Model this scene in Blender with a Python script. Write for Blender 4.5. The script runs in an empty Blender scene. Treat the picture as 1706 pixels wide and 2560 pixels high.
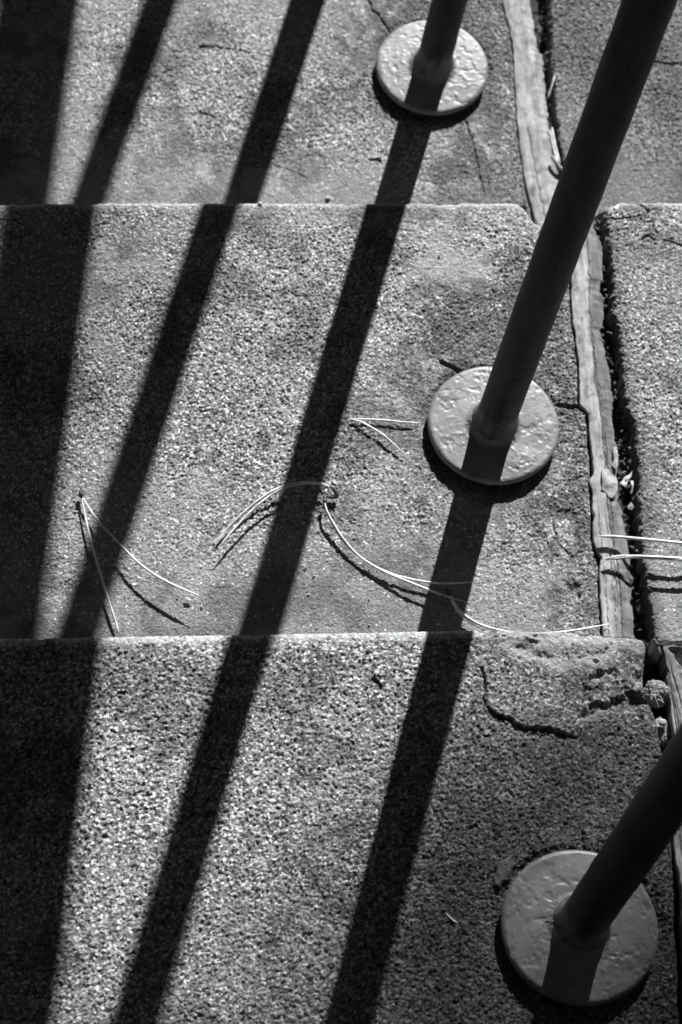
import bpy, math, random
import numpy as np
from mathutils import Vector, Euler

# ------------------------------------------------------------------ camera, light, exposure
scene = bpy.context.scene
col = scene.collection
CAM = np.array([-0.14035, -0.59276, 1.55476])
ROT = (0.41594, -0.08327, -0.05068)
FPX = math.exp(8.70363)                    # focal length in pixels of the 1706 x 2560 photograph
cam_data = bpy.data.cameras.new('camera')
cam_data.sensor_fit = 'VERTICAL'
cam_data.sensor_height = 36.0
cam_data.lens = FPX / 2560 * 36.0
cam_data.clip_start = 0.02
cam_data.clip_end = 500
cam_data.dof.use_dof = True
cam_data.dof.focus_distance = 1.72
cam_data.dof.aperture_fstop = 11.0
cam = bpy.data.objects.new('camera', cam_data)
cam.location = CAM
cam.rotation_euler = Euler(ROT, 'XYZ')
col.objects.link(cam)
scene.camera = cam

SA, SE = 0.32223, 0.52185                  # sun azimuth (from +Y towards +X) and elevation
SUN = np.array([math.sin(SA) * math.cos(SE), math.cos(SA) * math.cos(SE), math.sin(SE)])
world = bpy.data.worlds.new('World')
scene.world = world
world.use_nodes = True
wn = world.node_tree
for n in list(wn.nodes):
    wn.nodes.remove(n)
sky = wn.nodes.new('ShaderNodeTexSky')
sky.sky_type = 'NISHITA'
sky.sun_disc = False
sky.sun_elevation = SE
sky.sun_rotation = SA
sky.altitude = 6000
sky.air_density = 0.45
sky.dust_density = 0.2
bw = wn.nodes.new('ShaderNodeSeparateColor')   # black-and-white film behind a red filter: only the red of the sky counts
bg = wn.nodes.new('ShaderNodeBackground')
bg.inputs['Strength'].default_value = 0.08
wo = wn.nodes.new('ShaderNodeOutputWorld')
wn.links.new(sky.outputs[0], bw.inputs[0])
wn.links.new(bw.outputs[0], bg.inputs[0])
wn.links.new(bg.outputs[0], wo.inputs[0])

sun_data = bpy.data.lights.new('sun', 'SUN')
sun_data.energy = 5.0
sun_data.angle = math.radians(0.53)
sun_data.color = (1.0, 1.0, 1.0)
sun = bpy.data.objects.new('sun', sun_data)
sun.rotation_euler = Vector(SUN).to_track_quat('Z', 'Y').to_euler()
sun.location = (2, 6, 5)
col.objects.link(sun)

scene.view_settings.view_transform = 'Standard'
scene.view_settings.look = 'None'
scene.view_settings.gamma = 1.0
scene.view_settings.use_curve_mapping = False
scene.view_settings.exposure = 1.14
scene.cycles.max_bounces = 6

# ------------------------------------------------------------------ helpers
M = np.array(Euler(ROT, 'XYZ').to_matrix())
RISE, GOING = 0.16359, 0.44232
POST_X = 0.1663
PLATE_R, PLATE_T, POST_R = 0.0525, 0.01035, 0.01624
rng = np.random.default_rng(7)


def tread_z(j):
    return -j * RISE


def at(u, v, j, h=0.0):
    """the point of tread j (or h above it) seen at pixel u, v of the photograph"""
    d = M @ np.array([(u - 853) / FPX, -(v - 1280) / FPX, -1.0])
    return CAM + d * ((tread_z(j) + h - CAM[2]) / d[2])


def pl(points, j, h=0.0):
    return np.array([at(u, v, j, h)[:2] for u, v in points])


def hash2(ix, iy, seed):
    h = (ix.astype(np.int64) * 374761393 + iy.astype(np.int64) * 668265263 + seed * 974634777) & 0x7fffffff
    h = ((h ^ (h >> 13)) * 1274126177) & 0x7fffffff
    h = ((h ^ (h >> 16)) * 668265263) & 0x7fffffff
    return ((h ^ (h >> 15)) & 0xffffff).astype(np.float32) / 0xffffff


def vnoise(x, y, cell, seed):
    x = x / cell; y = y / cell
    ix = np.floor(x); iy = np.floor(y)
    fx = (x - ix); fy = (y - iy)
    fx = fx * fx * (3 - 2 * fx); fy = fy * fy * (3 - 2 * fy)
    a = hash2(ix, iy, seed); b = hash2(ix + 1, iy, seed)
    c = hash2(ix, iy + 1, seed); d = hash2(ix + 1, iy + 1, seed)
    return (a + (b - a) * fx) * (1 - fy) + (c + (d - c) * fx) * fy


def fbm(x, y, cell, seed, octs=4, gain=0.5):
    s = 0; a = 1; t = 0
    for o in range(octs):
        s = s + a * vnoise(x * math.cos(o) + y * math.sin(o), y * math.cos(o) - x * math.sin(o), cell / 2 ** o, seed + 17 * o)
        t += a; a *= gain
    return s / t                               # 0..1


def grains(x, y, cell, seed):
    """angular pebbles packed in jittered cells: height 0..1 and a tone of its own for every pebble"""
    gx = x / cell; gy = y / cell
    ix = np.floor(gx); iy = np.floor(gy)
    best = np.zeros_like(gx, dtype=np.float32); tone = np.full_like(best, 0.5)
    for dx in (-1, 0, 1):
        for dy in (-1, 0, 1):
            cx = ix + dx; cy = iy + dy
            px = cx + hash2(cx, cy, seed); py = cy + hash2(cx, cy, seed + 1)
            r = 0.35 + 0.55 * hash2(cx, cy, seed + 2) ** 1.3
            an = hash2(cx, cy, seed + 3) * 3.14159
            ca = np.cos(an); sa = np.sin(an)
            ex = (gx - px) * ca + (gy - py) * sa
            ey = ((gy - py) * ca - (gx - px) * sa) * (1.0 + 0.6 * hash2(cx, cy, seed + 4))
            d2 = (ex * ex + ey * ey) / (r * r)
            hh = np.sqrt(np.clip(1 - d2, 0, 1)) * r * (0.55 + 0.6 * hash2(cx, cy, seed + 5))
            tilt = 0.35 * (ex * (hash2(cx, cy, seed + 6) - 0.5) + ey * (hash2(cx, cy, seed + 7) - 0.5))
            hh = np.where(d2 < 1, hh + tilt, 0)
            m = hh > best
            best = np.where(m, hh, best)
            tone = np.where(m, hash2(cx, cy, seed + 8), tone)
    return best, tone


def seg_dist(x, y, poly):
    d = np.full(x.shape, 9.0, dtype=np.float32)
    for (ax, ay), (bx, by) in zip(poly[:-1], poly[1:]):
        vx, vy = bx - ax, by - ay
        t = np.clip(((x - ax) * vx + (y - ay) * vy) / (vx * vx + vy * vy + 1e-12), 0, 1)
        d = np.minimum(d, np.hypot(x - ax - t * vx, y - ay - t * vy))
    return d


def inside(x, y, poly):
    c = np.zeros(x.shape, dtype=bool)
    n = len(poly)
    for i in range(n):
        ax, ay = poly[i]; bx, by = poly[(i + 1) % n]
        cond = ((ay > y) != (by > y)) & (x < (bx - ax) * (y - ay) / (by - ay + 1e-12) + ax)
        c ^= cond
    return c


def smooth(a, b, x):
    t = np.clip((x - a) / (b - a), 0, 1)
    return t * t * (3 - 2 * t)


def sdf(x, y, poly):
    """distance to the outline, positive inside"""
    d = seg_dist(x, y, np.vstack([poly, poly[:1]]))
    return np.where(inside(x, y, poly), d, -d)


def grid_mesh(name, P, mat, parent=None, tone=None, wrap=False, smooth_shade=True, plain=None):
    """P: rows x cols x 3 array of points"""
    R, Cn = P.shape[:2]
    me = bpy.data.meshes.new(name)
    nv = R * Cn
    me.vertices.add(nv)
    me.vertices.foreach_set('co', P.reshape(-1).astype(np.float32))
    ncol = Cn if wrap else Cn - 1
    i = np.arange(R - 1)[:, None] * Cn; k = np.arange(ncol)[None, :]
    k2 = (k + 1) % Cn
    q = np.stack([i + k, i + k2, i + Cn + k2, i + Cn + k], -1).reshape(-1, 4)
    nf = len(q)
    me.loops.add(nf * 4)
    me.loops.foreach_set('vertex_index', q.reshape(-1).astype(np.int32))
    me.polygons.add(nf)
    me.polygons.foreach_set('loop_start', (np.arange(nf) * 4).astype(np.int32))
    me.polygons.foreach_set('loop_total', np.full(nf, 4, np.int32))
    me.polygons.foreach_set('use_smooth', np.full(nf, smooth_shade, bool))
    me.update(calc_edges=True)
    if tone is not None:
        at_ = me.attributes.new('tone', 'FLOAT', 'POINT')
        at_.data.foreach_set('value', tone.reshape(-1).astype(np.float32))
    if plain is not None:
        ap = me.attributes.new('plain', 'FLOAT', 'POINT')
        ap.data.foreach_set('value', plain.reshape(-1).astype(np.float32))
    me.materials.append(mat)
    o = bpy.data.objects.new(name, me)
    col.objects.link(o)
    if parent is not None:
        o.parent = parent
    return o


def mesh_obj(name, verts, faces, mat, parent=None, smooth_shade=False):
    me = bpy.data.meshes.new(name)
    me.from_pydata([tuple(map(float, v)) for v in verts], [], faces)
    me.materials.append(mat)
    if smooth_shade:
        me.polygons.foreach_set('use_smooth', [True] * len(me.polygons))
    me.update()
    o = bpy.data.objects.new(name, me)
    col.objects.link(o)
    if parent is not None:
        o.parent = parent
    return o


def empty(name, loc=(0, 0, 0)):
    o = bpy.data.objects.new(name, None)
    o.empty_display_size = 0.02
    o.location = loc
    col.objects.link(o)
    return o


def tag(o, label=None, cat=None, group=None, kind=None):
    for k, v in (('label', label), ('category', cat), ('group', group), ('kind', kind)):
        if v:
            o[k] = v
    return o


def tube(name, pts, radii, mat, parent, sides=8):
    pts = np.array(pts, float)
    n = len(pts)
    rows = []
    up = np.array([0.13, 0.2, 0.97])
    for i in range(n):
        t = pts[min(i + 1, n - 1)] - pts[max(i - 1, 0)]
        t /= np.linalg.norm(t) + 1e-12
        a = np.cross(t, up); a /= np.linalg.norm(a) + 1e-12
        b = np.cross(a, t)
        th = np.linspace(0, 2 * math.pi, sides, endpoint=False)
        rows.append(pts[i] + radii[i] * (np.cos(th)[:, None] * a + np.sin(th)[:, None] * b))
    P = np.array(rows)
    return grid_mesh(name, P, mat, parent, wrap=True)


def curve(pts, n):
    """Catmull-Rom through the points"""
    pts = [np.array(p, float) for p in pts]
    pts = [2 * pts[0] - pts[1]] + pts + [2 * pts[-1] - pts[-2]]
    out = []
    segs = len(pts) - 3
    for k in range(n):
        s = k / (n - 1) * segs
        i = min(int(s), segs - 1); t = s - i
        a, b, c, d = pts[i:i + 4]
        out.append(0.5 * ((2 * b) + (c - a) * t + (2 * a - 5 * b + 4 * c - d) * t * t + (3 * b - a - 3 * c + d) * t ** 3))
    return np.array(out)


# ------------------------------------------------------------------ materials
def new_mat(name):
    m = bpy.data.materials.new(name)
    m.use_nodes = True
    nt = m.node_tree
    b = nt.nodes['Principled BSDF']
    return m, nt, b


def math_node(nt, op, a, b=None):
    n = nt.nodes.new('ShaderNodeMath'); n.operation = op
    for i, s in enumerate((a, b)):
        if s is None:
            continue
        if isinstance(s, (int, float)):
            n.inputs[i].default_value = s
        else:
            nt.links.new(s, n.inputs[i])
    return n.outputs[0]


def noise_node(nt, scale, detail=4, rough=0.6, stretch=None):
    tc = nt.nodes.new('ShaderNodeTexCoord')
    n = nt.nodes.new('ShaderNodeTexNoise')
    n.inputs['Scale'].default_value = scale
    n.inputs['Detail'].default_value = detail
    n.inputs['Roughness'].default_value = rough
    src = tc.outputs['Object']
    if stretch:
        mp = nt.nodes.new('ShaderNodeMapping')
        mp.inputs['Scale'].default_value = stretch
        nt.links.new(src, mp.inputs[0]); src = mp.outputs[0]
    nt.links.new(src, n.inputs['Vector'])
    return n.outputs['Fac']


def map_range(nt, v, a, b, c, d):
    n = nt.nodes.new('ShaderNodeMapRange')
    for i, s in enumerate((a, b, c, d)):
        n.inputs[i + 1].default_value = s
    nt.links.new(v, n.inputs[0])
    return n.outputs[0]


def grey(nt, v, tint=(0.975, 1.0, 1.0)):
    c = nt.nodes.new('ShaderNodeCombineColor')
    for i in range(3):
        nt.links.new(math_node(nt, 'MULTIPLY', v, tint[i]), c.inputs[i])
    return c.outputs[0]


def bump(nt, b, h, dist, strength=1.0):
    n = nt.nodes.new('ShaderNodeBump')
    n.inputs['Strength'].default_value = strength
    n.inputs['Distance'].default_value = dist
    nt.links.new(h, n.inputs['Height'])
    nt.links.new(n.outputs[0], b.inputs['Normal'])


def concrete_material(name, gain=1.0):
    m, nt, b = new_mat(name)
    a = nt.nodes.new('ShaderNodeAttribute'); a.attribute_name = 'tone'
    fine = noise_node(nt, 900, 3, 0.7)
    v = math_node(nt, 'MULTIPLY', a.outputs['Fac'], map_range(nt, fine, 0.3, 0.7, 0.75 * gain, 1.25 * gain))
    # away from the finely modelled stretch the grain comes from the material alone
    pa = nt.nodes.new('ShaderNodeAttribute'); pa.attribute_name = 'plain'
    p = pa.outputs['Fac']
    sp = map_range(nt, noise_node(nt, 380, 2, 0.7), 0.32, 0.68, -0.75, 0.75)
    v = math_node(nt, 'MULTIPLY', v, math_node(nt, 'ADD', 1.0, math_node(nt, 'MULTIPLY', sp, p)))
    nt.links.new(grey(nt, v), b.inputs['Base Color'])
    b.inputs['Roughness'].default_value = 0.8
    b.inputs['Specular IOR Level'].default_value = 0.35
    h = math_node(nt, 'ADD', noise_node(nt, 800, 3, 0.6), math_node(nt, 'MULTIPLY', math_node(nt, 'MULTIPLY', noise_node(nt, 420, 3, 0.65), p), 3.0))
    bump(nt, b, h, 0.0012, 1.0)
    return m


def simple_material(name, value, rough, var=0.3, scale=60, bscale=400, bdist=0.0004, spec=0.4, stretch=None):
    m, nt, b = new_mat(name)
    f = noise_node(nt, scale, 5, 0.6, stretch)
    nt.links.new(grey(nt, map_range(nt, f, 0.3, 0.7, value * (1 - var), value * (1 + var))), b.inputs['Base Color'])
    b.inputs['Roughness'].default_value = rough
    b.inputs['Specular IOR Level'].default_value = spec
    bump(nt, b, noise_node(nt, bscale, 4, 0.6, stretch), bdist, 0.8)
    return m


MAT_CONCRETE = concrete_material('rough_concrete')
MAT_PAINT = simple_material('thick_grey_paint', 0.178, 0.43, 0.32, 45, 260, 0.0004, 0.45)
def post_material():  # the shade on the backlit posts is held in this paint's tone
    m, nt, b = new_mat('shade_darkened_paint')
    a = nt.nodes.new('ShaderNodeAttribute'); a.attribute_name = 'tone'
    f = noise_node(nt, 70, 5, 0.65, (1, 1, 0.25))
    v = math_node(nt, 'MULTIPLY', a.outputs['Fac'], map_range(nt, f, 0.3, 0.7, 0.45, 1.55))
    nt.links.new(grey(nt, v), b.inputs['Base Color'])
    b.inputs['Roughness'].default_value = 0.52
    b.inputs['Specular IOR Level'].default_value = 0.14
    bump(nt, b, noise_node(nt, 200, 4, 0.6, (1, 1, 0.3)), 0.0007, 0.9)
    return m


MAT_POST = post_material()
MAT_WOOD = None


def timber_material():
    m, nt, b = new_mat('weathered_timber')
    a = nt.nodes.new('ShaderNodeAttribute'); a.attribute_name = 'tone'
    g = noise_node(nt, 60, 6, 0.7, (6, 0.7, 1))
    v = math_node(nt, 'MULTIPLY', a.outputs['Fac'], map_range(nt, g, 0.3, 0.7, 0.42, 0.74))
    nt.links.new(grey(nt, v), b.inputs['Base Color'])
    b.inputs['Roughness'].default_value = 0.75
    bump(nt, b, noise_node(nt, 260, 6, 0.75, (2, 1.0, 1)), 0.0006, 0.9)
    return m


MAT_WOOD = timber_material()
MAT_NEEDLE = simple_material('dry_pine_needle', 0.55, 0.35, 0.45, 120, 300, 0.0001, 0.6)
MAT_SHEATH = simple_material('dark_needle_sheath', 0.05, 0.8, 0.4, 200, 600, 0.0003)
MAT_SOIL = simple_material('dark_joint_soil', 0.035, 0.95, 0.5, 150, 500, 0.001)
MAT_GROUND = simple_material('bare_earth', 0.10, 0.95, 0.4, 3, 60, 0.01)
MAT_BARK = simple_material('pine_bark', 0.08, 0.9, 0.5, 20, 40, 0.01)
MAT_LEAF = simple_material('pine_foliage', 0.05, 0.7, 0.4, 10, 60, 0.002)
MAT_CHIP = simple_material('pale_stone', 0.42, 0.7, 0.2, 300, 700, 0.0004)
MAT_DRY = simple_material('dry_leaf', 0.30, 0.7, 0.35, 200, 500, 0.0004)

# ------------------------------------------------------------------ outlines in the joint between the two flights
JL = {  # right edge of the wide slab of each tread
    2: [(1255, -60), (1262, 20), (1276, 80), (1283, 122), (1288, 200), (1296, 350), (1308, 430), (1320, 505), (1334, 560)],
    1: [(1415, 490), (1420, 600), (1426, 704), (1428, 768), (1436, 829), (1440, 850), (1446, 923), (1447, 1009), (1468, 1036), (1471, 1100), (1476, 1184), (1478, 1260), (1479, 1350), (1496, 1405), (1499, 1480), (1503, 1570), (1505, 1640)],
    0: [(1612, 1560), (1617, 1618), (1610, 1690), (1612, 1740), (1640, 1800), (1653, 1868), (1668, 1960), (1685, 2200), (1700, 2600)]}
JR = {  # left edge of the narrow flight
    2: [(1370, -60), (1375, 35), (1378, 100), (1381, 170), (1386, 225), (1390, 300), (1402, 380), (1425, 470), (1440, 560)],
    1: [(1500, 490), (1518, 600), (1531, 699), (1535, 742), (1531, 780), (1552, 839), (1550, 911), (1557, 945), (1560, 995), (1571, 1032), (1588, 1063), (1587, 1127), (1595, 1161), (1594, 1218), (1600, 1286), (1606, 1400), (1622, 1500), (1636, 1580), (1645, 1640)],
    0: [(1742, 1560), (1752, 1700), (1765, 1868), (1790, 2200), (1815, 2600)]}


def joint_x(table, j, y, extra):
    j0 = min(max(j, 0), 2)
    p = pl(table[j0], j0)
    p[:, 1] += (j - j0) * GOING
    o = np.argsort(p[:, 1])
    x = np.interp(y, p[o, 1], p[o, 0])
    return x + 0.0022 * (fbm(y, y * 0 + j, 0.012, 91 + extra, 4, 0.6) - 0.5)


POSTS = {3: -0.21559, 2: 0.23146, 1: 0.68088, 0: 1.1275, -1: 1.5740, -2: 2.0205, -3: 2.4670}


# ------------------------------------------------------------------ the surface of the steps
def surface(x, y, j, side):
    """height and tone of the concrete at x, y; side 0: wide flight, 1: narrow flight"""
    z = np.zeros(x.shape, np.float32)
    yn = j * GOING
    back = yn - GOING                           # foot of the riser behind
    sd = 100 * (j + 5) + 31 * side
    fromback = y - back
    # where the cement skin is worn away
    wear = smooth(0.03, 0.25, fromback + 0.07 * (fbm(x, y, 0.16, sd + 1, 3) - 0.5) * 2)
    patch = fbm(x, y, 0.09, sd + 2, 4)
    wear = np.clip(wear * (0.55 + 0.9 * smooth(0.35, 0.62, patch)), 0, 1.15)
    if j == 0:
        wear = np.clip(wear * 0.4 + 0.8, 0, 1.3)
    cellc = {0: 0.0017, 1: 0.0014, 2: 0.0014}.get(j, 0.0024)
    amp = {0: 0.76, 1: 0.70, 2: 0.70}.get(j, 0.9)
    lift = np.zeros_like(z)
    pale = np.zeros_like(z)
    dark = np.zeros_like(z)
    rocky = np.zeros_like(z)

    # large unevenness of the slab
    z += 0.0022 * (fbm(x, y, 0.11, sd + 3, 3) - 0.5)
    if j in (0, 1, 2):
        dpx = x - POST_X
        py = POSTS[3 - j]
        rr = np.hypot(dpx, y - py)
        if side == 0:
            n = fbm(x, y, 0.012, sd + 4, 3)
            # a worn hollow with dirt round the base plate
            ring = smooth(PLATE_R + 0.009 + 0.012 * (n - 0.5), PLATE_R + 0.001, rr)
            lift -= 0.0022 * ring
            n2 = fbm(x, y, 0.05, sd + 5, 4)
            dark = np.maximum(dark, 0.88 * smooth(PLATE_R + 0.062 * n2 * n + 0.004, PLATE_R - 0.01 + 0.012 * n, rr))
            xl = joint_x(JL, j, y, 1)
            toj = xl - x
            dark = np.maximum(dark, 0.55 * smooth(0.055 * n2 + 0.008, 0.0, toj) * smooth(0.35, 0.6, n2 + 0.2 * n))
            wear = np.maximum(wear, 0.9 * smooth(0.06, 0.01, toj))

    def crack(points, width, depth, jitter=0.0012, jj=j):
        nonlocal lift, dark
        p = pl(points, jj)
        lo = p.min(0) - 0.01; hi = p.max(0) + 0.01
        box = (x > lo[0]) & (x < hi[0]) & (y > lo[1]) & (y < hi[1])
        if not box.any():
            return
        bx = x[box] + jitter * 2 * (fbm(x[box], y[box], 0.006, 501, 3) - 0.5)
        by = y[box] + jitter * 2 * (fbm(x[box], y[box], 0.006, 777, 3) - 0.5)
        d = seg_dist(bx, by, p)
        w = width * (0.5 + fbm(x[box], y[box], 0.01, 888, 2))
        lift[box] -= depth * smooth(w, w * 0.3, d)
        dark[box] = np.maximum(dark[box], 0.8 * smooth(w * 1.4, w * 0.5, d))

    def blob(points, grow=0.002, jj=j, jit=0.006, cell=0.012):
        p = pl(points, jj)
        lo = p.min(0) - 0.02; hi = p.max(0) + 0.02
        out = np.zeros_like(z)
        box = (x > lo[0]) & (x < hi[0]) & (y > lo[1]) & (y < hi[1])
        if box.any():
            bx, by = x[box], y[box]
            d = sdf(bx, by, p) + jit * (fbm(bx, by, cell, 333, 4) - 0.5)
            out[box] = smooth(-grow, grow, d)
        return out

    chip = np.zeros_like(z)                     # how far the nosing is broken back
    rn = 0.0095 if j == 0 else 0.0065
    if side == 0 and j == 2:
        crack([(1165, 305), (1180, 345), (1188, 385), (1200, 440), (1214, 490)], 0.0012, 0.002)
        crack([(905, -30), (935, 25), (960, 60), (976, 78)], 0.0018, 0.002, 0.003)
        crack([(495, 126), (510, 118), (540, 118), (580, 124), (625, 132)], 0.0010, 0.0013)
        crack([(400, 190), (440, 170), (500, 165)], 0.0006, 0.0009)
        crack([(1100, 175), (1150, 160), (1215, 175)], 0.0012, 0.0015)
        crack([(640, 380), (690, 350), (760, 330)], 0.0006, 0.0009)
        crack([(500, 283), (540, 296)], 0.0012, 0.0014)
        crack([(665, 405), (720, 425), (770, 447)], 0.0006, 0.0009)
        crack([(925, 400), (945, 398), (952, 404)], 0.0016, 0.0018)
        dark = np.maximum(dark, 0.75 * blob([(1155, 360), (1190, 345), (1215, 375), (1240, 450), (1225, 480), (1190, 440), (1165, 400)]))
        dark = np.maximum(dark, 0.75 * blob([(905, 10), (950, 15), (978, 60), (965, 85), (930, 60)], jit=0.02))
        mott = smooth(0.41, 0.54, fbm(x, y, 0.022, 557, 5, 0.65))
        dark = np.maximum(dark, 0.74 * mott * blob([(830, -20), (1240, -20), (1290, 490), (1090, 490), (1080, 340), (850, 250)], grow=0.012, jit=0.05, cell=0.03))
        pale = np.maximum(pale, 0.8 * blob([(555, 312), (600, 310), (606, 322), (560, 325)], jit=0.012, cell=0.005))
        pale = np.maximum(pale, 0.6 * blob([(498, 412), (530, 408), (538, 440), (530, 468), (500, 470)], jit=0.022, cell=0.006))
        pale = np.maximum(pale, 0.5 * blob([(895, 120), (950, 100), (950, 160), (910, 165)], jit=0.03, cell=0.01))
        pale = np.maximum(pale, 0.45 * blob([(1180, 290), (1240, 285), (1250, 355), (1180, 360)], jit=0.02, cell=0.01))
    if side == 0 and j == 1:
        p = pl([(1285, 505), (1352, 565)], 1)
        chip += 0.019 * smooth(p[0, 0], p[1, 0], x) * (0.8 + 0.4 * vnoise(x, y * 0, 0.004, 5))
        crack([(1105, 905), (1140, 925), (1160, 935)], 0.0022, 0.003)
        crack([(700, 720), (745, 740), (790, 742)], 0.0006, 0.0008)
        crack([(1395, 1012), (1425, 1018), (1460, 1012)], 0.0030, 0.003)
        crack([(1385, 1255), (1382, 1310), (1400, 1360), (1432, 1395)], 0.0009, 0.0012)
        pt = blob([(1385, 1280), (1425, 1275), (1440, 1340), (1420, 1385), (1392, 1360)], jit=0.014, cell=0.007)
        lift -= 0.0012 * pt; rocky = np.maximum(rocky, pt * 0.6)
        pt = blob([(1415, 1460), (1450, 1465), (1448, 1490), (1420, 1485)], jit=0.014, cell=0.007)
        lift -= 0.0015 * pt; rocky = np.maximum(rocky, pt * 0.6)
        dark = np.maximum(dark, 0.7 * blob([(1395, 1180), (1450, 1130), (1480, 1220), (1470, 1360), (1430, 1270)], jit=0.03, cell=0.012))
        mott = smooth(0.41, 0.54, fbm(x, y, 0.018, 558, 5, 0.65))
        dark = np.maximum(dark, 0.74 * mott * blob([(1050, 760), (1400, 600), (1450, 900), (1500, 1560), (1380, 1540), (1290, 1200), (1060, 1250), (1000, 1000)], grow=0.012, jit=0.05, cell=0.03))
        dark = np.maximum(dark, 0.55 * blob([(1190, 780), (1330, 800), (1410, 700), (1425, 960), (1360, 900)], jit=0.05, cell=0.02))
        sm = blob([(1060, 610), (1180, 600), (1230, 680), (1150, 740), (1030, 690)], grow=0.008, jit=0.04, cell=0.02)
        wear = wear * (1 - 0.75 * sm); pale = np.maximum(pale, 0.45 * sm)
    if side == 0 and j == 0:
        edge = pl([(1150, 1579), (1250, 1582), (1400, 1590), (1500, 1605), (1620, 1613)], 0)
        chip += np.interp(x, edge[:, 0], [0, 0.0015, 0.004, 0.009, 0.011]) * (0.75 + 0.5 * fbm(x, y, 0.008, 61, 3))
        crack([(1203, 1668), (1212, 1695), (1216, 1728)], 0.0009, 0.003)
        crack([(1207, 1745), (1216, 1768), (1240, 1793), (1272, 1800)], 0.0008, 0.003)
        fl = pl([(1205, 1665), (1212, 1740), (1218, 1768), (1240, 1794), (1275, 1799), (1292, 1815), (1312, 1822), (1368, 1825), (1410, 1838), (1442, 1848),
                 (1470, 1800), (1455, 1760), (1470, 1690), (1420, 1660), (1300, 1630), (1240, 1635)], 0)
        n = fbm(x, y, 0.008, 62, 4) - 0.5
        s = sdf(x, y, fl) + 0.0022 * n
        tip = at(1330, 1825, 0)[:2]
        dist_tip = np.hypot(x - tip[0], (y - tip[1]) * 1.0)
        rise = 0.0028 * smooth(0.045, 0.015, dist_tip)
        lift += rise * smooth(0, 0.0012, s)
        gap = smooth(0.0009, 0.0002, np.abs(s + 0.0005)) * smooth(0.038, 0.026, dist_tip)
        lift -= 0.0030 * gap
        pale = np.maximum(pale, 0.55 * blob([(1265, 1822), (1350, 1838), (1360, 1862), (1300, 1850)], jit=0.016, cell=0.007))
        crack([(930, 1700), (945, 1712), (950, 1722)], 0.0016, 0.0018)
        crack([(1455, 2085), (1460, 2150)], 0.0012, 0.002)
        # the broken arris
        br = blob([(1165, 1570), (1640, 1590), (1620, 1760), (1560, 1775), (1470, 1775), (1445, 1700), (1370, 1672), (1290, 1640), (1235, 1640), (1190, 1655), (1180, 1610)], grow=0.004, jit=0.020, cell=0.015)
        rocky = np.maximum(rocky, br)
        big = fbm(x, y, 0.022, 63, 5, 0.55) - 0.5
        facet = np.abs(fbm(x, y, 0.016, 64, 3, 0.5) - 0.5)
        lift += br * (0.0075 * big + 0.007 * facet - 0.0016)
        brb = blob([(1165, 1570), (1640, 1590), (1605, 1660), (1500, 1668), (1400, 1690), (1330, 1660), (1235, 1640), (1190, 1655), (1180, 1610)], grow=0.004, jit=0.016, cell=0.012)
        pale = np.maximum(pale, 0.95 * brb * smooth(0.30, 0.50, fbm(x, y, 0.02, 66, 4)))
        hol = blob([(1280, 1618), (1310, 1600), (1345, 1603), (1335, 1618), (1300, 1628)], jit=0.008, cell=0.006)
        lift -= 0.002 * hol; dark = np.maximum(dark, 0.5 * hol)
        hol = blob([(1450, 1795), (1500, 1752), (1560, 1748), (1600, 1722), (1615, 1760), (1600, 1792), (1530, 1775), (1480, 1795)], grow=0.0015, jit=0.01, cell=0.008)
        lift -= 0.0042 * hol; dark = np.maximum(dark, 0.5 * hol)
        hol = blob([(1470, 1690), (1510, 1685), (1500, 1705), (1475, 1708)], jit=0.008, cell=0.006)
        lift -= 0.003 * hol
        pale = np.maximum(pale, 0.75 * blob([(1450, 1790), (1500, 1775), (1520, 1800), (1480, 1815), (1445, 1800)], jit=0.014, cell=0.006))
        pale = np.maximum(pale, 0.6 * blob([(1250, 2030), (1300, 2025), (1300, 2070), (1262, 2075)], jit=0.03, cell=0.008))
        pale = np.maximum(pale, 0.6 * blob([(1360, 2090), (1440, 2085), (1435, 2115), (1360, 2112)], jit=0.02, cell=0.006))
        near_shade = smooth(-0.06, 0.10, -(y + 0.075) + 0.9 * (x - 0.10) + 0.16 * (fbm(x, y, 0.05, 68, 5, 0.6) - 0.5))  # shade towards the near right, painted as a darker tone
        dark = np.maximum(dark, 0.86 * near_shade * smooth(-0.02, 0.08, x) * smooth(-0.055, -0.085, y + 0.02 * (fbm(x, y, 0.02, 69, 3) - 0.5)))
        dab = blob([(1245, 2160), (1275, 2150), (1290, 2165), (1270, 2200), (1245, 2225), (1235, 2210)], grow=0.0012, jit=0.006, cell=0.005)
        lift += 0.0028 * dab; pale = np.maximum(pale, 0.8 * dab); wear *= (1 - 0.8 * dab)
    if side == 1 and j == 1:
        p = pl([(1470, 500), (1560, 500)], 1)
        chip += 0.013 * smooth(p[1, 0], p[0, 0], x)
        crack([(1530, 548), (1570, 545), (1600, 540)], 0.0012, 0.0018)
        crack([(1590, 505), (1610, 520), (1622, 530)], 0.0016, 0.0018)
        crack([(1606, 600), (1620, 590), (1640, 600)], 0.0012, 0.0018)
        crack([(1660, 602), (1690, 608), (1706, 616)], 0.0012, 0.0018)
        dark = np.maximum(dark, 0.6 * blob([(1590, 1240), (1660, 1280), (1650, 1330), (1600, 1340)], jit=0.04, cell=0.012))
    if side == 1 and j == 2:
        crack([(1630, 155), (1670, 160), (1720, 160)], 0.0012, 0.0018)
        crack([(1612, 226), (1640, 226)], 0.0014, 0.0015)
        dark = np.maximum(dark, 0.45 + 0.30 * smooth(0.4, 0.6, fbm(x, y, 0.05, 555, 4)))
    if side == 1:
        xr = joint_x(JR, j, y, 2)
        n2 = fbm(x, y, 0.03, sd + 8, 4)
        dark = np.maximum(dark, 0.7 * smooth(0.018 * n2 + 0.004, 0.0, x - xr))
        wear = np.clip(wear * 1.0 + 0.15, 0, 1.1)

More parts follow.
